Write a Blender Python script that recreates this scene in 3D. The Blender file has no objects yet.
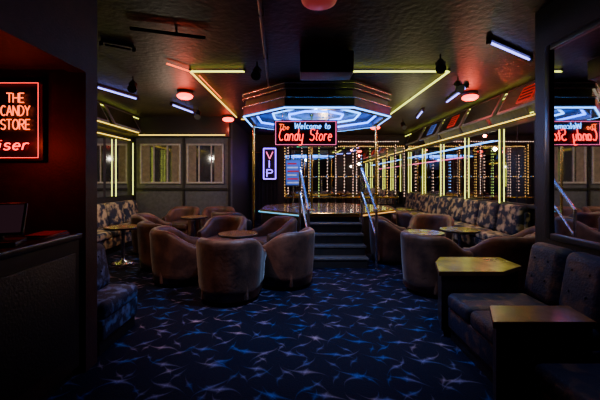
import bpy, bmesh, math, random
from mathutils import Vector, Matrix
random.seed(4)
scene = bpy.context.scene
MATS = {}

def mat(name, col, rough=0.6, metal=0.0, emit=None, strength=0.0, var=0.25, scale=12.0, bump=0.0, sheen=0.0, col2=None, bscale=None, spec=0.5, ramp=(0.38, 0.62)):
    if name in MATS: return MATS[name]
    m = bpy.data.materials.new(name); m.use_nodes = True
    nt = m.node_tree; bs = nt.nodes['Principled BSDF']
    bs.inputs['Roughness'].default_value = rough
    bs.inputs['Metallic'].default_value = metal
    bs.inputs['Specular IOR Level'].default_value = spec
    tc = nt.nodes.new('ShaderNodeTexCoord')
    nz = nt.nodes.new('ShaderNodeTexNoise'); nz.inputs['Scale'].default_value = scale; nz.inputs['Detail'].default_value = 4
    nt.links.new(tc.outputs['Object'], nz.inputs['Vector'])
    cr = nt.nodes.new('ShaderNodeValToRGB')
    c2 = col2 if col2 else tuple(c*(1-var) for c in col)
    cr.color_ramp.elements[0].position = ramp[0]; cr.color_ramp.elements[1].position = ramp[1]
    cr.color_ramp.elements[0].color = (*c2, 1); cr.color_ramp.elements[1].color = (*col, 1)
    nt.links.new(nz.outputs['Fac'], cr.inputs['Fac'])
    nt.links.new(cr.outputs['Color'], bs.inputs['Base Color'])
    if emit:
        bs.inputs['Emission Color'].default_value = (*emit, 1)
        bs.inputs['Emission Strength'].default_value = strength
    if sheen:
        bs.inputs['Sheen Weight'].default_value = sheen
        bs.inputs['Sheen Roughness'].default_value = 0.35
    if bump:
        n2 = nt.nodes.new('ShaderNodeTexNoise'); n2.inputs['Scale'].default_value = bscale or 60
        nt.links.new(tc.outputs['Object'], n2.inputs['Vector'])
        b = nt.nodes.new('ShaderNodeBump'); b.inputs['Strength'].default_value = bump; b.inputs['Distance'].default_value = 0.02
        nt.links.new(n2.outputs['Fac'], b.inputs['Height']); nt.links.new(b.outputs['Normal'], bs.inputs['Normal'])
    MATS[name] = m
    return m

def glow(name, col, s):
    return mat(name, tuple(min(1, c*0.6) for c in col), 0.4, emit=col, strength=s, var=0.05)

# ---------------- carpet ----------------
def carpet():
    m = bpy.data.materials.new('star_pattern_carpet'); m.use_nodes = True
    nt = m.node_tree; bs = nt.nodes['Principled BSDF']; bs.inputs['Roughness'].default_value = 0.9
    bs.inputs['Specular IOR Level'].default_value = 0.12
    L = nt.links
    def M(op, a, b=None, c=None):
        n = nt.nodes.new('ShaderNodeMath'); n.operation = op
        for i, v in enumerate([a, b, c]):
            if v is None: continue
            if isinstance(v, (int, float)): n.inputs[i].default_value = v
            else: L.new(v, n.inputs[i])
        return n.outputs[0]
    tc = nt.nodes.new('ShaderNodeTexCoord')
    nz = nt.nodes.new('ShaderNodeTexNoise'); nz.inputs['Scale'].default_value = 2.6; nz.inputs['Detail'].default_value = 1
    L.new(tc.outputs['Object'], nz.inputs['Vector'])
    vm = nt.nodes.new('ShaderNodeVectorMath'); vm.operation = 'MULTIPLY_ADD'
    L.new(nz.outputs['Color'], vm.inputs[0]); vm.inputs[1].default_value = (0.16, 0.16, 0); L.new(tc.outputs['Object'], vm.inputs[2])
    def layer(rot, sx, sy, off, ca, cb, swirl, lo, hi):
        mp = nt.nodes.new('ShaderNodeMapping'); mp.inputs['Rotation'].default_value = (0, 0, math.radians(rot))
        mp.inputs['Scale'].default_value = (sx, sy, 1); mp.inputs['Location'].default_value = (off[0], off[1], 0)
        L.new(vm.outputs[0], mp.inputs['Vector'])
        s = nt.nodes.new('ShaderNodeSeparateXYZ'); L.new(mp.outputs[0], s.inputs[0])
        fy = M('FLOOR', s.outputs[1]); x = M('ADD', s.outputs[0], M('MULTIPLY', fy, 0.5))
        cx = M('SUBTRACT', M('FRACT', x), 0.5); cy = M('SUBTRACT', M('FRACT', s.outputs[1]), 0.5)
        r = M('SQRT', M('ADD', M('MULTIPLY', cx, cx), M('MULTIPLY', cy, cy)))
        a = M('MULTIPLY', r, swirl); co = M('COSINE', a); si = M('SINE', a)
        rx = M('SUBTRACT', M('MULTIPLY', cx, co), M('MULTIPLY', cy, si))
        ry = M('ADD', M('MULTIPLY', cx, si), M('MULTIPLY', cy, co))
        v = M('ADD', M('POWER', M('MULTIPLY', M('ABSOLUTE', rx), ca), 0.5), M('POWER', M('MULTIPLY', M('ABSOLUTE', ry), cb), 0.5))
        mr = nt.nodes.new('ShaderNodeMapRange'); mr.interpolation_type = 'LINEAR'
        mr.inputs['From Min'].default_value = hi; mr.inputs['From Max'].default_value = lo
        L.new(v, mr.inputs['Value'])
        return M('POWER', mr.outputs[0], 1.25)
    l1 = layer(8, 2.6, 3.5, (0, 0), 1.0, 3.2, 0.8, 0.25, 0.86)
    l2 = layer(-30, 2.5, 3.4, (0.4, 0.3), 1.0, 4.4, -1.0, 0.25, 0.84)
    l3 = layer(46, 3.0, 3.9, (0.7, 0.1), 1.2, 5.0, 0.8, 0.22, 0.84)
    l4 = layer(-62, 2.8, 3.8, (0.15, 0.65), 1.1, 5.0, -0.8, 0.22, 0.82)
    n2 = nt.nodes.new('ShaderNodeTexNoise'); n2.inputs['Scale'].default_value = 2.4
    L.new(tc.outputs['Object'], n2.inputs['Vector'])
    cr = nt.nodes.new('ShaderNodeValToRGB')
    cr.color_ramp.elements[0].position = 0.44; cr.color_ramp.elements[0].color = (0.04, 0.13, 0.50, 1)
    cr.color_ramp.elements[1].position = 0.64; cr.color_ramp.elements[1].color = (0.50, 0.34, 0.46, 1)
    L.new(n2.outputs['Fac'], cr.inputs['Fac'])
    tot = M('ADD', M('ADD', M('MULTIPLY', l1, 0.95), M('MULTIPLY', l2, 0.8)), M('ADD', M('MULTIPLY', l3, 0.7), M('MULTIPLY', l4, 0.6)))
    tot = M('MINIMUM', tot, 1.0)
    n3 = nt.nodes.new('ShaderNodeTexNoise'); n3.inputs['Scale'].default_value = 70
    L.new(tc.outputs['Object'], n3.inputs['Vector'])
    tot = M('MULTIPLY', tot, M('ADD', M('MULTIPLY', n3.outputs['Fac'], 1.4), 0.10))
    mx = nt.nodes.new('ShaderNodeMix'); mx.data_type = 'RGBA'
    L.new(tot, mx.inputs[0]); mx.inputs[6].default_value = (0.0035, 0.005, 0.018, 1); L.new(cr.outputs['Color'], mx.inputs[7])
    L.new(mx.outputs[2], bs.inputs['Base Color'])
    b = nt.nodes.new('ShaderNodeBump'); b.inputs['Strength'].default_value = 0.4; b.inputs['Distance'].default_value = 0.01
    L.new(n3.outputs['Fac'], b.inputs['Height']); L.new(b.outputs['Normal'], bs.inputs['Normal'])
    return m

# ---------------- builder ----------------
class B:
    def __init__(s): s.v = []; s.f = []; s.mi = []; s.sm = []; s.mats = []
    def m(s, mt):
        if mt not in s.mats: s.mats.append(mt)
        return s.mats.index(mt)
    def add(s, vs, fs, mt, smooth=False):
        o = len(s.v); i = s.m(mt)
        s.v += [tuple(v) for v in vs]
        for f in fs:
            s.f.append([k+o for k in f]); s.mi.append(i); s.sm.append(smooth)
    def box(s, x0, x1, y0, y1, z0, z1, mt, bev=0.0, seg=3, M=None):
        bm = bmesh.new(); bmesh.ops.create_cube(bm, size=1)
        for v in bm.verts:
            v.co = Vector(((x0+x1)/2+v.co.x*(x1-x0), (y0+y1)/2+v.co.y*(y1-y0), (z0+z1)/2+v.co.z*(z1-z0)))
        if bev: bmesh.ops.bevel(bm, geom=bm.edges[:], offset=bev, segments=seg, profile=0.5, affect='EDGES')
        if M: bm.transform(M)
        bm.verts.ensure_lookup_table()
        s.add([v.co[:] for v in bm.verts], [[v.index for v in f.verts] for f in bm.faces], mt, bool(bev))
        bm.free()
    def cyl(s, p0, p1, r0, mt, r1=None, n=12):
        r1 = r0 if r1 is None else r1
        p0, p1 = Vector(p0), Vector(p1); d = (p1-p0)
        if d.length < 1e-6: return
        q = d.to_track_quat('Z', 'Y'); vs = []
        for p, r in ((p0, r0), (p1, r1)):
            for k in range(n):
                a = 2*math.pi*k/n; vs.append(p+q@Vector((r*math.cos(a), r*math.sin(a), 0)))
        fs = [[k, (k+1) % n, n+(k+1) % n, n+k] for k in range(n)]
        s.add(vs, fs, mt, True); s.add(vs[:n], [list(range(n))[::-1]], mt); s.add(vs[n:], [list(range(n))], mt)
    def path(s, pts, r, mt, n=8, closed=False):
        pts = list(pts)
        if closed: pts.append(pts[0])
        for a, b in zip(pts[:-1], pts[1:]): s.cyl(a, b, r, mt, n=n)
    def lathe(s, prof, mt, c=(0, 0, 0), n=24, rot=0.0, smooth=True):
        vs = []; fs = []
        for r, z in prof:
            for k in range(n):
                a = 2*math.pi*k/n+rot; vs.append((c[0]+r*math.cos(a), c[1]+r*math.sin(a), c[2]+z))
        for i in range(len(prof)-1):
            for k in range(n):
                a = i*n+k; b = i*n+(k+1) % n; fs.append([a, b, b+n, a+n])
        s.add(vs, fs, mt, smooth)
    def loft(s, secs, mt):
        n = len(secs[0]); vs = [p for sec in secs for p in sec]; fs = []
        for i in range(len(secs)-1):
            for k in range(n):
                fs.append([i*n+k, i*n+(k+1) % n, (i+1)*n+(k+1) % n, (i+1)*n+k])
        s.add(vs, fs, mt, True)
        s.add(secs[0], [list(range(n))[::-1]], mt, True); s.add(secs[-1], [list(range(n))], mt, True)
    def done(s, name, loc=(0, 0, 0), rz=0.0):
        me = bpy.data.meshes.new(name); me.from_pydata(s.v, [], s.f)
        for mt in s.mats: me.materials.append(mt)
        me.polygons.foreach_set('material_index', s.mi); me.polygons.foreach_set('use_smooth', s.sm)
        me.update()
        bm = bmesh.new(); bm.from_mesh(me); bmesh.ops.recalc_face_normals(bm, faces=bm.faces[:]); bm.to_mesh(me); bm.free()
        o = bpy.data.objects.new(name, me); scene.collection.objects.link(o)
        o.location = loc; o.rotation_euler = (0, 0, math.radians(rz))
        return o
def inst(o, loc, rz=0.0):
    n = o.copy(); scene.collection.objects.link(n); n.location = loc; n.rotation_euler = (0, 0, math.radians(rz)); return n

# ---------------- materials ----------------
black = mat('black_paint', (0.010, 0.009, 0.011), 0.5, bump=0.2)
ceilm = mat('glow_warmed_ceiling_tile', (0.026, 0.018, 0.012), 0.5, bump=0.5, bscale=14, scale=3, var=0.6, spec=0.3)  # black tile with the brownish reflected glow put into its base colour
wallm = mat('dark_wall_paint', (0.024, 0.022, 0.028), 0.6, bump=0.2)
redw = mat('red_lit_wall_paint', (0.045, 0.010, 0.012), 0.6, bump=0.15)  # red light in the booth put into the wall and ceiling colour
greyw = mat('grey_wall_panel', (0.12, 0.125, 0.13), 0.5)
mirror = mat('smoked_mirror', (0.82, 0.82, 0.84), 0.02, 1.0, var=0.03)
glassd = mat('dark_window_glass', (0.22, 0.23, 0.25), 0.08, 0.8)
chrome = mat('brushed_steel', (0.65, 0.68, 0.72), 0.22, 1.0, var=0.1)
brass = mat('polished_brass', (0.75, 0.5, 0.12), 0.25, 1.0, var=0.1)
velvet = mat('brown_velvet', (0.155, 0.068, 0.042), 0.5, sheen=0.25, col2=(0.05, 0.022, 0.016), scale=4, bump=0.2, bscale=25)
velvet_d = mat('brown_velvet_seat', (0.11, 0.05, 0.033), 0.55, sheen=0.2, col2=(0.04, 0.02, 0.017), scale=7, bump=0.15)
fabl = mat('patterned_banquette_fabric', (0.50, 0.40, 0.24), 0.85, col2=(0.015, 0.022, 0.05), scale=7, bump=0.2, ramp=(0.47, 0.62))
fabd = mat('floral_navy_velvet', (0.10, 0.055, 0.05), 0.6, col2=(0.004, 0.009, 0.042), scale=9, bump=0.25, ramp=(0.50, 0.66))
fabb = mat('navy_floral_fabric', (0.09, 0.14, 0.36), 0.8, col2=(0.005, 0.009, 0.04), scale=11, bump=0.25, ramp=(0.47, 0.62))
wood = mat('varnished_wood_top', (0.34, 0.17, 0.06), 0.2, scale=6, var=0.5)
woodd = mat('dark_laminate', (0.03, 0.020, 0.015), 0.35)
lam = mat('yellow_lit_laminate_top', (0.38, 0.33, 0.05), 0.22, scale=7, var=0.45)  # yellow light on the table tops put into the colour
stagef = mat('stage_floor_gloss', (0.32, 0.22, 0.12), 0.12, scale=5, var=0.4)
yel = glow('warm_neon_tube', (1.0, 0.66, 0.05), 3.6)
yel_w = glow('lemon_neon_tube', (0.88, 0.95, 0.10), 3.8)
blu = glow('blue_neon_tube', (0.02, 0.14, 1.0), 10)
bluw = glow('ice_blue_neon', (0.06, 0.32, 1.0), 8)
uv = glow('ultraviolet_tube', (0.20, 0.22, 1.0), 7)
red = glow('red_neon_tube', (1.0, 0.02, 0.02), 5.5)
redor = glow('orange_neon_tube', (1.0, 0.09, 0.01), 4)
pink = glow('pink_neon_tube', (1.0, 0.12, 0.35), 3)
purp = glow('purple_neon_tube', (0.22, 0.08, 1.0), 6)
redl = glow('red_glass_lamp', (1.0, 0.03, 0.02), 9)
green = glow('green_exit_glow', (0.05, 1.0, 0.3), 2)
bulb = glow('amber_bulb', (1.0, 0.52, 0.12), 5)
bulbw = glow('rose_white_bulb', (1.0, 0.58, 0.42), 5)
bulbg = glow('lime_bulb', (0.6, 0.9, 0.2), 4)
bulbb = glow('cool_bulb', (0.15, 0.40, 1.0), 6)
redp = glow('red_screen_glow', (0.9, 0.03, 0.02), 0.3)
bluep = glow('blue_screen_glow', (0.10, 0.2, 0.8), 0.4)

# ---------------- room shell ----------------
H = 3.2
def slab(name, x0, x1, y0, y1, z0, z1, m):
    b = B(); b.box(x0, x1, y0, y1, z0, z1, m); return b.done(name)
slab('floor', -4.75, 4.15, -1.65, 13.0, -0.1, 0, carpet())
slab('ceiling', -4.75, 4.15, -1.65, 13.0, H, H+0.1, ceilm)
slab('wall_left', -4.75, -4.6, -1.65, 9.4, 0, H, wallm)
slab('wall_right', 4.0, 4.15, 3.47, 13.0, 0, H, wallm)
slab('wall_right_near', 2.4, 2.52, -1.5, 3.35, 0, H, black)
slab('wall_right_return', 2.4, 4.15, 3.35, 3.47, 0, H, black)
slab('wall_back', -1.9, 4.0, 12.85, 13.0, 0, H, wallm)
slab('wall_back_left', -4.75, -1.9, 9.4, 9.55, 0, H, greyw)
slab('wall_passage', -2.05, -1.9, 9.55, 13.0, 0, H, wallm)
slab('wall_rear', -4.6, 2.52, -1.65, -1.5, 0, H, wallm)
slab('wall_booth', -4.6, -1.67, 2.65, 2.8, 0, H, redw)
slab('wall_header_booth', -1.80, -1.67, -1.5, 2.65, 2.34, H, redw)
slab('ceiling_booth', -4.6, -1.80, -1.5, 2.65, 2.36, 2.44, redw)
slab('baseboard_back_left', -4.6, -1.9, 9.375, 9.4, 0, 0.12, black)
slab('trim_soffit_back', -4.6, -1.9, 9.1, 9.4, 2.66, H, black)
slab('trim_soffit_left', -4.6, -4.3, 2.8, 9.1, 2.66, H, black)

def window(name, x0, x1):
    b = B(); y = 9.39
    z0, z1 = 1.40, 2.50
    b.box(x0, x1, y-0.015, y, z0, z1, glassd)
    fr = mat('pale_window_frame', (0.50, 0.48, 0.40), 0.5)
    for a, c in ((x0, x0+0.05), (x1-0.05, x1)): b.box(a, c, y-0.06, y, z0, z1, fr, 0.008)
    for a, c in ((z0, z0+0.05), (z1-0.05, z1)): b.box(x0+0.05, x1-0.05, y-0.055, y, a, c, fr, 0.008)
    n = 3
    for i in range(1, n):
        xx = x0+(x1-x0)*i/n; b.box(xx-0.015, xx+0.015, y-0.04, y, z0+0.05, z1-0.05, fr)
    cur = mat('gathered_curtain', (0.34, 0.29, 0.19), 0.9)
    for k in range(8):
        for xx in (x0+0.07+k*0.025, x1-0.07-k*0.025): b.cyl((xx, y-0.022, z0+0.05), (xx, y-0.022, z1-0.05), 0.012, cur, n=6)
    b.done(name)
window('window_1', -4.40, -3.28); window('window_2', -3.12, -2.10)
b = B()
for x in (-4.55, -3.2, -1.95): b.box(x-0.03, x+0.03, 9.34, 9.375, 0.12, 2.66, black)
b.box(-4.5, -2.0, 9.35, 9.375, 1.22, 1.28, black)
b.done('trim_1')
b = B()
dk = mat('black_stage_curtain', (0.02, 0.02, 0.035), 0.9)
for k in range(22): b.cyl((-1.82+k*0.045, 12.78+0.02*math.sin(k*1.9), 0.02), (-1.82+k*0.045, 12.78+0.02*math.sin(k*1.9), 2.5), 0.03, dk, n=8)
b.cyl((-1.86, 12.78, 2.53), (-0.82, 12.78, 2.53), 0.015, brass)
b.done('door_curtain')

# mirrors on the walls
b = B()
ys = [5.75, 6.7, 8.1, 9.5, 10.9, 12.3]
for a, c in zip(ys[:-1], ys[1:]):
    mid = (a+c)/2
    b.box(3.975, 3.998, a+0.03, mid-0.015, 1.08, 2.5, mirror); b.box(3.975, 3.998, mid+0.015, c-0.03, 1.08, 2.5, mirror)
b.box(3.95, 3.998, 3.6, 12.8, 2.5, 2.57, black, 0.01); b.box(3.95, 3.998, 3.6, 12.8, 1.0, 1.08, black, 0.01)
b.box(3.975, 3.998, 3.62, 5.69, 1.08, 2.5, mirror)
b.box(3.985, 3.998, 3.6, 12.8, 2.63, 3.15, mirror)
b.done('mirror_wall_panels')
b = B()
for y in [5.3]+ys[1:]: b.cyl((3.93, y, 1.05), (3.93, y, 2.5), 0.010, yel_w, n=8)
b.cyl((3.92, 3.8, 2.60), (3.92, 12.6, 2.60), 0.010, yel, n=8)
b.cyl((3.90, 5.8, 3.12), (3.90, 12.6, 3.12), 0.009, yel_w, n=8)
b.cyl((3.93, 6.9, 2.30), (3.93, 12.4, 2.30), 0.006, bluw, n=6)  # this tube and the pink one below are added for mirror colour
b.cyl((3.93, 8.2, 2.05), (3.93, 12.4, 2.05), 0.005, pink, n=6)
b.done('neon_tube_frame')
b = B()
for i in range(7):
    x0 = -0.55+i*0.64; b.box(x0, x0+0.6, 12.80, 12.84, 0.6, 2.72, mirror)
    b.box(x0+0.6, x0+0.64, 12.78, 12.84, 0.6, 2.72, black)
b.box(-0.6, 3.95, 12.77, 12.84, 2.72, 2.80, black)
b.done('mirror_stage_back')
b = B()
def bead(x, y, z, r=0.014, m=bulb):
    b.lathe([(0.001, -r), (r, 0), (0.001, r)], m, (x, y, z), n=6)
for i in range(8):
    x = -0.57+i*0.64
    for k in range(18): bead(x, 12.74, 0.9+k*0.105, 0.014, (bulb, bulbw, bulbg)[i % 3])
    if i < 7:
        for k in range(12): bead(x+0.32, 12.74, 1.1+k*0.12, 0.013, bulbb if i % 3 == 1 else bulbw)
for k in range(60): bead(-0.6+k*0.076, 12.74, 2.76)
for j, x in enumerate((-0.4, 0.3, 1.2, 1.9, 2.6, 3.2)):
    for k in range(19): bead(x, 11.4, 1.05+k*0.09, 0.013, (bulbw, bulb, bulbw)[j % 3])
for k in range(46): bead(-0.45+k*0.083, 11.4, 2.79, 0.013, bulbw); bead(-0.45+k*0.083, 11.4, 1.62, 0.009, bulbb if k % 4 == 0 else bulb)
b.done('string_lights')
b = B()
for x in (-0.4, 0.3, 1.2, 1.9, 2.6, 3.2):
    b.box(x-0.03, x+0.03, 11.43, 11.48, 0.0, 2.75, black, 0.005)
for z in (2.75, 1.58): b.box(-0.5, 3.3, 11.42, 11.49, z, z+0.07 if z > 2 else z+0.02, black, 0.005)
b.box(-0.5, 3.3, 11.42, 11.49, 0.88, 0.94, brass, 0.005)
b.done('light_screen_divider')
b = B()
for a, c in ((3.2, 4.8), (4.9, 6.4), (6.5, 7.9), (8.0, 9.0)): b.box(-4.598, -4.57, a, c, 1.1, 2.5, mirror)
b.box(-4.598, -4.55, 3.1, 9.1, 2.5, 2.55, black, 0.01)
b.done('mirror_side_panels')
b = B()
for y in (4.85, 6.45, 7.4, 8.35, 9.2): b.cyl((-4.52, y, 1.1), (-4.52, y, 2.5), 0.010, yel_w, n=8)
b.cyl((-4.52, 3.2, 2.56), (-4.52, 9.05, 2.56), 0.010, yel, n=8)
b.cyl((-4.27, 3.2, 2.75), (-4.27, 9.0, 2.75), 0.010, yel, n=8)
b.cyl((-4.27, 3.2, 3.12), (-4.27, 9.0, 3.12), 0.008, yel_w, n=8)
b.cyl((-4.5, 9.07, 2.70), (-2.0, 9.07, 2.70), 0.010, yel, n=8)
b.done('neon_tube_border')

# ceiling neon rectangle
b = B(); z = 3.16
b.cyl((-1.68, 5.2, z), (-0.85, 5.2, z), 0.013, yel_w); b.cyl((0.75, 5.2, z), (2.28, 5.2, z), 0.013, yel_w)
b.cyl((-1.68, 5.2, z), (-1.68, 9.0, z), 0.013, yel); b.cyl((2.28, 5.2, z), (2.28, 9.3, z), 0.013, yel_w)
b.cyl((-1.9, 4.85, z), (-1.68, 5.2, z), 0.010, redor); b.cyl((-1.60, 5.4, z), (-1.60, 6.9, z), 0.007, redor)
b.cyl((-1.60, 9.3, z), (2.2, 9.3, z), 0.012, yel)
for x, y in ((-1.68, 5.2), (-0.85, 5.2), (0.75, 5.2), (2.28, 5.2), (-1.68, 7), (2.28, 7), (2.28, 9.3), (-1.68, 9)): b.cyl((x, y, z), (x, y, H), 0.02, black)
b.done('ceiling_neon_outline')
def tube(loc0, loc1, m, name='fluorescent_tube'):
    b = B(); p0, p1 = Vector(loc0), Vector(loc1); c = (p0+p1)/2; d = (p1-p0)
    L = d.length; a = math.degrees(math.atan2(d.y, d.x))
    b.box(-L/2, L/2, -0.035, 0.035, 0.02, 0.055, black, 0.005)
    b.cyl((-L/2+0.04, 0, 0), (L/2-0.04, 0, 0), 0.013, m)
    for s in (-1, 1): b.box(s*L/2-0.02, s*L/2+0.02, -0.025, 0.025, -0.025, 0.03, black, 0.005)
    b.done(name, (c.x, c.y, 3.142), a)
tube((2.25, 4.05, 0), (3.15, 4.65, 0), uv)
tube((2.95, 6.0, 0), (3.1, 7.2, 0), uv)
tube((2.9, 8.0, 0), (3.1, 9.0, 0), uv)
tube((-3.6, 6.0, 0), (-3.3, 6.9, 0), uv)
tube((-2.8, 7.4, 0), (-2.6, 8.3, 0), uv)
tube((-2.4, 4.1, 0), (-2.1, 4.3, 0), black, 'fluorescent_tube')

b = B()
b.lathe([(0.001, 0), (0.14, 0), (0.15, -0.03), (0.09, -0.05), (0.09, -0.07)], black)
b.lathe([(0.07, -0.05), (0.12, -0.065), (0.15, -0.09), (0.14, -0.12), (0.10, -0.145), (0.001, -0.16)], redl)
lamp = b.done('red_ceiling_lamp', (-2.2, 6.5, H))
for x, y in ((3.3, 6.6), (-1.9, 9.0), (2.3, 10.4)): inst(lamp, (x, y, H))
b = B()
dr = glow('dim_red_glass', (0.6, 0.05, 0.05), 0.25)
b.lathe([(0.001, 0), (0.14, 0), (0.15, -0.03), (0.09, -0.05), (0.09, -0.07)], black)
b.lathe([(0.07, -0.05), (0.13, -0.07), (0.16, -0.10), (0.15, -0.12), (0.10, -0.145), (0.001, -0.15)], dr)
b.done('red_ceiling_lamp', (0.17, 3.02, H))

pipe = mat('black_conduit', (0.05, 0.035, 0.025), 0.4, 0.3)
b = B(); b.cyl((-0.30, 1.9, 3.15), (-0.55, 6.0, 3.15), 0.02, pipe)
for y in (2.2, 3.4, 4.6, 5.7): b.box(-0.30-(y-1.9)*0.061-0.03, -0.30-(y-1.9)*0.061+0.03, y-0.02, y+0.02, 3.13, 3.2, pipe)
b.done('ceiling_conduit')
b = B(); b.cyl((-1.85, 3.7, 3.15), (-1.10, 3.95, 3.15), 0.022, pipe); b.cyl((-1.4, 3.85, 3.15), (-1.4, 3.85, 3.2), 0.015, pipe); b.done('ceiling_rail')
b = B()
b.box(-0.35, 0.35, -0.2, 0.2, -0.30, -0.02, black, 0.02); b.cyl((0, 0, -0.05), (0, 0, 0), 0.05, pipe)
for s in (-0.17, 0.17):
    b.cyl((s, -0.21, -0.16), (s, -0.19, -0.16), 0.09, pipe, n=20); b.cyl((s, -0.215, -0.16), (s, -0.2, -0.16), 0.04, black, n=16)
b.done('hanging_speaker', (0.35, 4.6, H))
for i, (x, y, a) in enumerate(((-2.75, 5.6, 20), (-3.2, 4.9, 35), (1.9, 4.6, -20), (2.6, 5.6, -10), (2.9, 9.6, 0), (-2.4, 8.0, 10), (-0.62, 4.9, 0))):
    b = B(); b.cyl((0, 0, 0), (0, 0, -0.12), 0.012, pipe)
    b.cyl((0, 0.02, -0.10), (0, -0.14, -0.24), 0.05, black, r1=0.07, n=16); b.box(-0.065, 0.065, -0.012, 0.012, -0.14, -0.1, pipe)
    b.done('stage_spotlight', (x, y, H), a)

def tiltp(x, y, s, kind):
    b = B(); M = Matrix.Rotation(math.radians(28*s), 4, 'Y')
    b.box(-0.02, 0.02, -0.6, 0.6, -0.25, 0.25, mat('panel_frame_grey', (0.16, 0.16, 0.18), 0.35), 0.008, M=M)
    k = -s*0.022
    b.box(min(k, k*0.5), max(k, k*0.5), -0.56, 0.56, -0.21, 0.21, mirror, M=M)
    if kind:
        k2 = -s*0.03; b.box(min(k2, k2*0.8), max(k2, k2*0.8), -0.28, 0.1, -0.15, 0.15, (redp, bluep)[kind-1], M=M)
        for q in range(4):
            b.box(min(k2*1.2, k2), max(k2*1.2, k2), -0.24, 0.06, -0.11+q*0.065, -0.085+q*0.065, black, M=M)
    b.done('tilted_mirror_panel', (x, y, 2.91))
for i in range(6): tiltp(3.74, 4.3+i*1.35, 1, (0, 1, 0, 1, 2, 0)[i])
for i in range(4): tiltp(-4.10, 3.7+i*1.4, -1, (0, 2, 0, 0)[i])

# ---------------- near right mirror ----------------
b = B()
b.box(2.375, 2.398, 0.2, 3.2, 1.0, 2.72, mirror)
fm = mat('mirror_frame_dark', (0.04, 0.04, 0.045), 0.3)
b.box(2.35, 2.398, 3.2, 3.27, 0.94, 2.78, fm, 0.01); b.box(2.35, 2.398, 0.13, 0.2, 0.94, 2.78, fm, 0.01)
b.box(2.35, 2.398, 0.2, 3.2, 0.94, 1.0, fm, 0.01); b.box(2.35, 2.398, 0.2, 3.2, 2.72, 2.78, fm, 0.01)
b.done('framed_wall_mirror')

# ---------------- stage ----------------
SC = (0.6, 8.2); AP = 1.5; R8 = AP/math.cos(math.pi/8); r0 = math.pi/8
b = B()
skirt = mat('stage_skirt_black', (0.03, 0.028, 0.032), 0.45)
b.lathe([(0.001, 0), (R8-0.06, 0), (R8-0.06, 0.76)], skirt, (0, 0, 0), 8, r0, False)
b.lathe([(R8-0.06, 0.76), (R8, 0.77), (R8, 0.84), (R8-0.03, 0.85)], brass, n=8, rot=r0, smooth=False)
b.lathe([(R8-0.03, 0.85), (0.001, 0.85)], stagef, n=8, rot=r0, smooth=False)
for k in range(8):
    a = r0+k*math.pi/4; b.cyl(((R8-0.06)*math.cos(a), (R8-0.06)*math.sin(a), 0), ((R8-0.06)*math.cos(a), (R8-0.06)*math.sin(a), 0.77), 0.025, chrome)
b.done('stage_platform', (SC[0], SC[1], 0))
b = B()
pts = [(SC[0]+(R8+0.02)*math.cos(r0+k*math.pi/4), SC[1]+(R8+0.02)*math.sin(r0+k*math.pi/4), 0.80) for k in range(8)]
teal = glow('teal_edge_light', (0.1, 0.6, 1.0), 1.4); amb = glow('amber_edge_light', (1.0, 0.5, 0.10), 1.3)
for k in range(8):
    if k == 5: continue
    b.cyl(pts[k], pts[(k+1) % 8], 0.010, teal if k in (3, 4) else amb)
b.done('stage_edge_light')
b = B(); tread = mat('step_tread_rubber', (0.10, 0.10, 0.105), 0.4); riser = mat('step_riser_black', (0.02, 0.02, 0.022), 0.5)
nose = mat('step_nosing_metal', (0.35, 0.36, 0.38), 0.4, 0.8)
for i in range(4):
    y0 = 5.80+i*0.21; z1 = 0.17*(i+1)
    b.box(0.21, 1.15, y0, 6.66, z1-0.17, z1-0.03, riser); b.box(0.19, 1.17, y0-0.02, 6.66, z1-0.03, z1, tread, 0.008)
    b.box(0.19, 1.17, y0-0.026, y0-0.018, z1-0.03, z1, nose)
b.done('stage_steps')
def rail(xa, xb):
    b = B(); pb = Vector((xb, 5.70, 0)); pt = Vector((xa, 6.60, 0))
    up = Vector((0, 0, 1)); r = 0.024
    b.cyl(pb, pb+up*1.0, r, chrome); b.cyl(pt, pt+up*1.72, r, chrome)
    b.cyl(pb+up*1.0, pt+up*1.72, r+0.002, chrome); b.cyl(pb+up*0.55, pt+up*1.27, 0.018, chrome)
    b.cyl(pb, pb+up*0.012, 0.05, chrome); b.cyl(pt, pt+up*0.012, 0.05, chrome)
    for p in (pb+up*1.0, pt+up*1.72): b.lathe([(0.001, -0.026), (0.02, -0.018), (0.026, 0), (0.02, 0.018), (0.001, 0.026)], chrome, p, n=10)
    b.done('stair_handrail')
rail(0.00, 0.14); rail(1.20, 1.28)
for x, y, zb, zt in ((-1.02, 7.5, 0, 2.72), (0.25, 7.3, 0.851, 2.895), (1.68, 7.5, 0.851, 2.72)):
    b = B(); b.cyl((0, 0, zb), (0, 0, zt), 0.024, brass, n=16); b.lathe([(0.07, zb), (0.07, zb+0.014), (0.03, zb+0.04)], brass); b.lathe([(0.05, zt), (0.03, zt-0.03)], brass)
    b.done('stage_dance_pole', (x, y, 0))
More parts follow.
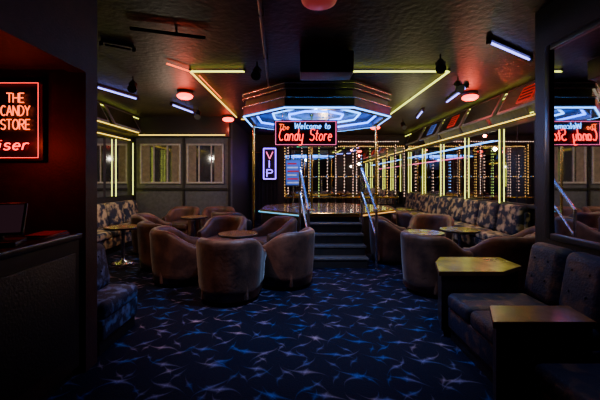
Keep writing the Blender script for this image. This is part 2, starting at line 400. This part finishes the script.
# canopy
b = B(); CC = (0.33, 7.2); RC = 1.43/math.cos(math.pi/8)
cb = mat('canopy_steel_blue', (0.08, 0.10, 0.15), 0.35, 0.6)
b.lathe([(RC, 3.199), (RC, 3.08), (RC-0.05, 3.06), (RC-0.05, 2.93), (RC, 2.91), (RC, 2.76), (RC-0.03, 2.72), (RC-0.14, 2.72), (RC-0.14, 2.90), (0.001, 2.90)], cb, n=8, rot=r0, smooth=False)
def ring(r, z, m, rad, skip=()):
    P = [(r*math.cos(r0+k*math.pi/4), r*math.sin(r0+k*math.pi/4), z) for k in range(8)]
    for k in range(8):
        if k in skip: continue
        b.cyl(P[k], P[(k+1) % 8], rad, m)
ring(RC+0.012, 3.15, chrome, 0.014); ring(RC+0.012, 3.06, chrome, 0.012); ring(RC+0.012, 2.91, chrome, 0.012)
ring(RC-0.005, 2.73, bluw, 0.012)
ring(RC-0.25, 2.80, blu, 0.02); ring(RC-0.6, 2.84, bluw, 0.018); ring(RC-0.95, 2.84, blu, 0.02)
b.done('stage_canopy', (CC[0], CC[1], 0))

# ---------------- stroke lettering ----------------
def arc(cx, cy, rx, ry, a0, a1, n=9):
    return [(cx+rx*math.cos(math.radians(a0+(a1-a0)*i/n)), cy+ry*math.sin(math.radians(a0+(a1-a0)*i/n))) for i in range(n+1)]
G = {
 'T': (0.6, [[(0, 1), (0.6, 1)], [(0.3, 1), (0.3, 0)]]), 'H': (0.6, [[(0, 0), (0, 1)], [(0.6, 0), (0.6, 1)], [(0, .5), (0.6, .5)]]),
 'E': (0.5, [[(0.5, 1), (0, 1), (0, 0), (0.5, 0)], [(0, .5), (0.42, .5)]]), 'C': (0.6, [arc(0.34, .5, .32, .5, 50, 310)]),
 'A': (0.65, [[(0, 0), (0.32, 1), (0.65, 0)], [(0.13, .38), (0.52, .38)]]), 'N': (0.6, [[(0, 0), (0, 1), (0.6, 0), (0.6, 1)]]),
 'D': (0.6, [[(0, 0), (0, 1)]+arc(0.15, .5, .45, .5, 90, -90)+[(0, 0)]]), 'Y': (0.6, [[(0, 1), (0.3, .5), (0.6, 1)], [(0.3, .5), (0.3, 0)]]),
 'S': (0.55, [arc(0.28, .75, .26, .25, 30, 270)+arc(0.28, .25, .27, .25, 90, -150)]), 'O': (0.68, [arc(0.34, .5, .33, .5, 0, 360, 14)]),
 'R': (0.6, [[(0, 0), (0, 1)]+arc(0.3, .76, .27, .24, 90, -90)+[(0, .52)], [(0.25, .52), (0.6, 0)]]),
 'W': (0.9, [[(0, 1), (0.2, 0), (0.45, .8), (0.7, 0), (0.9, 1)]]), 'V': (0.6, [[(0, 1), (.3, 0), (.6, 1)]]), 'I': (0.15, [[(0.07, 0), (0.07, 1)]]),
 'P': (0.6, [[(0, 0), (0, 1)]+arc(0.3, .75, .27, .25, 90, -90)+[(0, .5)]]),
 'a': (0.5, [arc(0.22, .28, .2, .28, 0, 360, 12), [(0.43, .56), (0.43, .08), (0.55, 0)]]), 'n': (0.5, [[(0.02, 0), (0.02, .55)], arc(0.22, .33, .2, .23, 180, 0)+[(0.42, 0), (.5, .03)]]),
 'd': (0.5, [arc(0.22, .28, .2, .28, 0, 360, 12), [(0.43, 1), (0.43, 0)]]), 'y': (0.5, [[(0, .56), (0.04, .12)]+arc(0.22, .14, .18, .14, 180, 360), [(0.42, .56), (0.42, -.25)]+arc(0.22, -.25, .2, .15, 0, -150)]),
 't': (0.35, [[(0.15, .9), (0.15, .1), (0.32, 0)], [(0, .6), (0.34, .6)]]), 'o': (0.48, [arc(0.22, .28, .21, .28, 0, 360, 12)]),
 'r': (0.36, [[(0.02, 0), (0.02, .56)], arc(0.2, .36, .17, .2, 170, 50)]), 'e': (0.46, [[(0.02, .28), (0.42, .3)]+arc(0.22, .28, .2, .28, 5, 310)]),
 'l': (0.2, [[(0.08, 1), (0.08, 0), (.18, 0)]]), 'c': (0.42, [arc(0.22, .28, .2, .28, 50, 310)]), 'i': (0.18, [[(0.07, 0), (0.07, .55)], [(0.07, .75), (0.07, .8)]]),
 'm': (0.75, [[(0.02, 0), (0.02, .55)], arc(0.19, .35, .17, .2, 180, 0)+[(0.36, 0)], arc(0.53, .35, .17, .2, 180, 0)+[(0.70, 0)]]),
 's': (0.4, [arc(0.2, .42, .16, .14, 30, 270)+arc(0.2, .14, .18, .14, 90, -150)]), 'h': (0.5, [[(0.02, 0), (0.02, 1)], arc(0.22, .33, .2, .23, 180, 0)+[(0.42, 0)]]),
 'w': (0.6, [[(0, .56), (0.15, 0), (0.3, .5), (0.45, 0), (0.6, .56)]]), ' ': (0.3, [])}
def text(b, s, x, z, h, m, r, y=0.0, slant=0.0, wf=1.0, width=None):
    tot = sum(G[c][0]+0.14 for c in s)-0.14
    if width: wf = width/(tot*h)
    cx = 0
    for c in s:
        for st in G[c][1]:
            b.path([(x+(cx+px+slant*py)*h*wf, y, z+py*h) for px, py in st], r, m, n=6)
        cx += G[c][0]+0.14
sb = mat('sign_backing', (0.010, 0.008, 0.014), 0.4)
b = B()
b.box(-0.55, 0.55, 0.0, 0.04, -0.23, 0.23, sb, 0.01)
P = [(-0.52, -0.02, -0.20), (0.52, -0.02, -0.20), (0.52, -0.02, 0.20), (-0.52, -0.02, 0.20)]
b.path(P, 0.003, pink, closed=True, n=6)
text(b, 'Welcome to', -0.20, 0.075, 0.10, bluw, 0.005, -0.025, 0.15, width=0.62)
text(b, 'The', -0.47, 0.06, 0.09, redor, 0.005, -0.025, 0.15, width=0.18)
text(b, 'Candy', -0.47, -0.13, 0.20, red, 0.008, -0.03, 0.2, width=0.42)
text(b, 'Store', 0.06, -0.13, 0.20, red, 0.008, -0.03, 0.2, width=0.38)
for x in (-0.4, 0.4): b.cyl((x, 0.02, 0.2), (x, 0.02, 0.40), 0.008, chrome)
b.done('neon_welcome_sign', (0.10, 5.88, 2.31))
b = B()
b.box(-0.36, 0.26, 0.0, 0.03, -0.31, 0.31, sb, 0.008)
P = [(-0.33, -0.02, -0.285), (0.235, -0.02, -0.285), (0.235, -0.02, 0.285), (-0.33, -0.02, 0.285)]
b.path(P, 0.0018, red, closed=True, n=6)
text(b, 'THE', 0.00, 0.135, 0.070, redor, 0.0042, -0.025, width=0.13)
text(b, 'CANDY', -0.045, 0.035, 0.075, redor, 0.0042, -0.025, width=0.22)
text(b, 'STORE', -0.045, -0.070, 0.075, redor, 0.0042, -0.025, width=0.22)
text(b, 'weiser', -0.24, -0.225, 0.09, red, 0.005, -0.025, 0.2, width=0.40)
b.done('neon_bar_sign', (-2.23, 2.61, 1.955))
b = B(); b.box(-0.26, 0.26, 0, 0.04, -0.62, 0.62, black, 0.01)
P = [(-0.22, -0.02, -0.56), (0.22, -0.02, -0.56), (0.22, -0.02, 0.56), (-0.22, -0.02, 0.56)]
b.path(P, 0.018, purp, closed=True, n=8)
text(b, 'V', -0.12, 0.18, 0.26, pink, 0.016, -0.03, width=0.24); text(b, 'I', -0.03, -0.14, 0.26, purp, 0.016, -0.03); text(b, 'P', -0.10, -0.48, 0.26, purp, 0.016, -0.03, width=0.22)
b.done('purple_neon_sign', (-1.12, 12.55, 2.1))
b = B(); b.box(-0.17, 0.17, 0, 0.05, -0.09, 0.09, black, 0.01); b.box(-0.15, 0.15, -0.006, 0, -0.07, 0.07, mat('exit_face', (0.02, 0.06, 0.03), 0.4))
text(b, 'E', -0.13, -0.05, 0.1, green, 0.008, -0.012, width=0.05); text(b, 'I', 0.02, -0.05, 0.1, green, 0.008, -0.012); text(b, 'T', 0.08, -0.05, 0.1, green, 0.008, -0.012)
b.path([(-0.06, -0.012, -0.05), (0.0, -0.012, 0.05)], 0.008, green, n=6); b.path([(0.0, -0.012, -0.05), (-0.06, -0.012, 0.05)], 0.008, green, n=6)
b.cyl((0, 0.03, 0.08), (0, 0.03, 0.77), 0.01, black)
b.done('exit_sign', (0.05, 9.0, 2.43))
b = B(); b.box(-0.2, 0.2, 0, 0.03, 1.35, 2.0, fm, 0.01); b.box(-0.17, 0.17, -0.006, 0, 1.38, 1.97, bluep)
for q in range(6): b.box(-0.14, 0.14-0.03*(q % 3), -0.012, -0.006, 1.42+q*0.09, 1.455+q*0.09, redp if q % 2 else mat('menu_white', (0.7, 0.7, 0.75), 0.5, emit=(0.7, 0.7, 0.9), strength=0.4))
b.cyl((0, 0.03, 0.855), (0, 0.03, 1.4), 0.015, chrome); b.lathe([(0.001, 0.87), (0.14, 0.86), (0.15, 0.852)], chrome, (0, 0.03, 0))
b.done('menu_board_stand', (-0.16, 8.1, 0))

# ---------------- booth counter ----------------
b = B()
b.box(-2.40, -1.69, -0.6, 2.60, 0.08, 1.05, woodd); b.box(-2.36, -1.73, -0.6, 2.58, 0, 0.08, black)
b.box(-2.45, -1.66, -0.62, 2.60, 1.05, 1.10, mat('counter_top_gloss', (0.03, 0.02, 0.022), 0.25), 0.012)
for y in (0.4, 1.2, 1.9): b.box(-1.692, -1.682, y, y+0.65, 0.2, 0.95, black, 0.003)
b.done('reception_counter')
b = B()
cas = mat('terminal_casing', (0.06, 0.05, 0.055), 0.35)
b.box(-0.13, 0.13, -0.10, 0.10, 0, 0.03, cas, 0.01)
M = Matrix.Translation((0, 0.03, 0.15)) @ Matrix.Rotation(math.radians(-22), 4, 'X')
b.box(-0.14, 0.14, -0.012, 0.012, -0.10, 0.11, cas, 0.008, M=M)
b.box(-0.125, 0.125, -0.016, -0.012, -0.085, 0.095, mat('screen_dark', (0.03, 0.02, 0.03), 0.15, emit=(0.25, 0.10, 0.15), strength=0.06), M=M)
b.cyl((0, 0.06, 0.03), (0, 0.05, 0.14), 0.02, black)
b.done('register_terminal', (-1.86, 2.08, 1.10), 22)
b = B(); mr = mat('red_menu_card', (0.6, 0.04, 0.03), 0.4)
for i in range(4): b.box(-0.08, 0.08, -0.11, 0.11, i*0.006, i*0.006+0.005, mr if i % 2 else mat('menu_blue_card', (0.05, 0.10, 0.4), 0.5), M=Matrix.Rotation(0.12*i-0.2, 4, 'Z'))
b.done('menu_stack', (-1.80, 2.42, 1.10))

# ---------------- chairs ----------------
def tub_chair():
    b = B(); Rm = 0.345; path = []
    for y in (0.30, 0.27, 0.18, 0.09): path.append((-Rm, y, -1, 0))
    n = 20
    for i in range(n+1):
        a = math.pi+math.pi*i/n; path.append((Rm*math.cos(a), Rm*math.sin(a), math.cos(a), math.sin(a)))
    for y in (0.09, 0.18, 0.27, 0.30): path.append((Rm, y, 1, 0))
    secs = []; N = len(path)
    for i, (x, y, nx, ny) in enumerate(path):
        t = min(1, max(0, (0.24-y)/0.46)); t = t*t*(3-2*t); h = 0.58+0.22*t
        prof = [(-0.01, 0.05), (0.02, 0.055), (0.04, 0.2), (0.058, 0.42), (0.070, h-0.12), (0.075, h-0.06), (0.06, h-0.02), (0.025, h), (-0.015, h-0.005), (-0.045, h-0.04), (-0.055, h-0.10), (-0.055, 0.42), (-0.045, 0.2), (-0.04, 0.06)]
        sc = 1.0
        if i in (0, N-1): sc = 0.72
        seam = -0.012 if i in (3, 8, 14, 20, N-4) else 0.0
        sec = []
        for o, z in prof:
            o2 = o*sc+(seam if o > 0.035 else 0)
            z2 = (z-0.35)*(0.93 if sc < 1 else 1)+0.35
            sec.append((x+nx*o2, y+ny*o2, z2))
        secs.append(sec)
    b.loft(secs, velvet)
    b.box(-0.285, 0.285, -0.27, 0.32, 0.05, 0.27, velvet, 0.02)
    b.box(-0.285, 0.285, -0.26, 0.37, 0.27, 0.44, velvet_d, 0.06, 4)
    b.lathe([(0.001, 0), (0.27, 0), (0.27, 0.055)], black, (0, 0.0, 0), n=20)
    return b
base = tub_chair().done('tub_armchair', (-0.89, 4.34, 0), -4)
for x, y, a in ((-0.20, 4.92, 60), (-1.78, 5.05, -70), (-2.33, 5.82, -50), (-0.47, 6.28, 120), (-1.42, 6.40, 165),
                (-1.60, 7.75, -20), (-2.08, 8.72, 190), (-3.00, 8.70, 170), (-3.05, 7.05, -80),
                (1.70, 6.30, -100), (2.58, 7.62, -100), (1.80, 4.62, -62), (2.68, 4.52, 20), (2.60, 6.74, 150), (3.38, 5.12, 60), (2.45, 9.05, -120)):
    inst(base, (x, y, 0), a)
def table(top, r, h):
    b = B()
    b.lathe([(0.001, h-0.035), (r-0.01, h-0.035), (r, h-0.028), (r, h-0.006), (r-0.008, h)], woodd, n=36)
    b.lathe([(r-0.008, h), (0.001, h+0.001)], top, n=36)
    b.lathe([(0.20, 0), (0.20, 0.015), (0.16, 0.03), (0.05, 0.05), (0.03, 0.09), (0.03, h-0.08), (0.09, h-0.035)], chrome, n=24)
    b.lathe([(0.001, 0), (0.2, 0)], black, n=24)
    return b
t1 = table(wood, 0.31, 0.66).done('round_cocktail_table', (-0.98, 5.38, 0))
t2 = table(lam, 0.32, 0.66).done('round_cocktail_table', (2.72, 5.80, 0))
inst(t2, (2.97, 8.35, 0)); inst(t1, (-2.42, 7.82, 0)); inst(t1, (-3.2, 6.15, 0))
inst(t2, (2.0, 5.50, 0)); inst(t2, (2.95, 9.75, 0))
# ---------------- banquettes ----------------
def banquette(n, w, dep, hs, hb, seatm, backm, tuft=False, plat=0.0, gap=0.008):
    b = B()
    b.box(0, n*w, 0.05, dep, 0, 0.12+plat, black)
    b.box(0, n*w, 0.02, dep, 0.12+plat, hs-0.14, seatm, 0.015)
    b.box(0, n*w, dep-0.10, dep, 0.12+plat, hb-0.12, seatm, 0.02)
    for i in range(n):
        x0 = i*w+gap; x1 = (i+1)*w-gap
        b.box(x0, x1, 0.0, dep-0.20, hs-0.15, hs, seatm, 0.05, 4)
        M = Matrix.Translation((0, dep-0.14, hs)) @ Matrix.Rotation(math.radians(-10), 4, 'X')
        b.box(x0, x1, -0.12, 0.07, -0.03, hb-hs, backm, 0.08, 5, M=M)
        if tuft:
            for tx in (0.3, 0.7):
                for tz in (0.35, 0.7):
                    p = M @ Vector((x0+(x1-x0)*tx, -0.12, (hb-hs)*tz)); b.lathe([(0.001, -0.012), (0.012, 0), (0.001, 0.012)], seatm, p, n=8)
    return b
banquette(9, 0.7, 0.62, 0.54, 1.06, fabl, fabl, plat=0.10, gap=0.03).done('wall_banquette', (3.32, 12.1, 0), -90)
banquette(4, 0.72, 0.70, 0.46, 0.98, fabl, fabl, gap=0.03).done('wall_banquette', (-3.80, 6.2, 0), 90)
banquette(2, 0.42, 0.95, 0.45, 0.93, fabd, fabd, True).done('velvet_sofa', (1.37, 3.20, 0), -90)
banquette(2, 0.55, 0.95, 0.43, 0.93, fabd, fabd, True).done('velvet_sofa', (1.37, 2.03, 0), -90)
banquette(1, 0.62, 0.52, 0.44, 0.86, fabb, fabb, True).done('navy_lounge_chair', (-1.66, 2.9, 0), 90)
def corner_table(pts, h, topm, name):
    b = B(); n = len(pts); c = Vector((sum(p[0] for p in pts)/n, sum(p[1] for p in pts)/n))
    def rg(s, z): return [((p[0]-c.x)*s, (p[1]-c.y)*s, z) for p in pts]
    def pr(s, z0, z1, m):
        a = rg(s, z0)+rg(s, z1); f = [[k, (k+1) % n, n+(k+1) % n, n+k] for k in range(n)]+[list(range(n)), list(range(n, 2*n))]
        b.add(a, f, m)
    pr(0.86, 0, 0.06, black); pr(0.93, 0.06, h-0.04, woodd); pr(1.0, h-0.04, h-0.003, mat('table_edge_wood', (0.16, 0.08, 0.03), 0.35)); pr(0.985, h-0.003, h, topm)
    b.done(name, (c.x, c.y, 0))
corner_table([(1.32, 3.23), (1.93, 3.23), (2.25, 3.45), (2.25, 3.83), (1.58, 3.85), (1.44, 3.62)], 0.63, lam, 'corner_side_table')
corner_table([(1.17, 2.06), (1.80, 2.06), (1.84, 2.33), (1.30, 2.33)], 0.64, wood, 'side_table')

# ---------------- lights ----------------
def pt(x, y, z, e, col, r=0.04, name='lamp_and_fill_glow'):
    l = bpy.data.lights.new(name, 'POINT'); l.energy = e; l.color = col; l.shadow_soft_size = r
    o = bpy.data.objects.new(name, l); scene.collection.objects.link(o); o.location = (x, y, z)
def spot(x, y, z, tx, ty, tz, e, col, ang=70, name='spot_beam'):
    l = bpy.data.lights.new(name, 'SPOT'); l.energy = e; l.color = col; l.spot_size = math.radians(ang); l.spot_blend = 0.9; l.shadow_soft_size = 0.06
    o = bpy.data.objects.new(name, l); scene.collection.objects.link(o); o.location = (x, y, z)
    o.rotation_euler = (Vector((tx, ty, tz))-Vector((x, y, z))).to_track_quat('-Z', 'Y').to_euler()
pt(-2.2, 6.5, 2.85, 26, (1, 0.10, 0.05)); pt(3.3, 6.6, 2.85, 26, (1, 0.10, 0.05)); pt(-1.9, 9.0, 2.85, 10, (1, 0.12, 0.06)); pt(2.3, 10.4, 2.85, 10, (1, 0.12, 0.06))
pt(CC[0], 6.9, 2.6, 60, (0.12, 0.36, 1.0))
pt(0.6, 8.4, 2.5, 50, (1.0, 0.6, 0.25))
pt(-2.05, 2.36, 1.75, 3.0, (1, 0.06, 0.03))
pt(-2.9, 7.6, 2.2, 26, (1.0, 0.85, 0.62)); pt(2.9, 8.8, 2.3, 22, (1.0, 0.85, 0.45)); pt(3.0, 5.6, 2.3, 12, (0.9, 0.85, 0.6))  # added fill points, no fixture hangs at these positions
spot(0.2, 3.5, 3.1, 0.1, 4.1, 0, 300, (0.34, 0.52, 1.0), 88)
spot(-1.6, 3.3, 3.1, -1.2, 4.7, 0, 150, (1.0, 0.55, 0.36), 75)
spot(2.2, 3.9, 3.1, 2.1, 4.8, 0, 60, (0.9, 0.7, 0.6), 90)
spot(1.75, 3.3, 3.1, 1.75, 3.4, 0, 45, (1.0, 0.85, 0.25), 50)
spot(1.6, 2.3, 3.1, 1.8, 2.6, 0, 34, (0.5, 0.55, 1.0), 70)
spot(3.0, 7.6, 3.1, 3.3, 8.0, 0, 85, (1.0, 0.8, 0.3), 115)
spot(-3.2, 6.8, 3.1, -3.2, 7.6, 0, 85, (1.0, 0.8, 0.5), 115)
w = bpy.data.worlds.new('night'); scene.world = w; w.use_nodes = True
w.node_tree.nodes['Background'].inputs[0].default_value = (0.01, 0.012, 0.02, 1)

cam = bpy.data.cameras.new('camera'); cam.lens = 20.4; cam.sensor_width = 36; cam.shift_y = -20/600; cam.clip_start = 0.05
co = bpy.data.objects.new('camera', cam); scene.collection.objects.link(co); co.location = (0, 0, 1.5); co.rotation_euler = (math.radians(90), 0, 0)
scene.camera = co
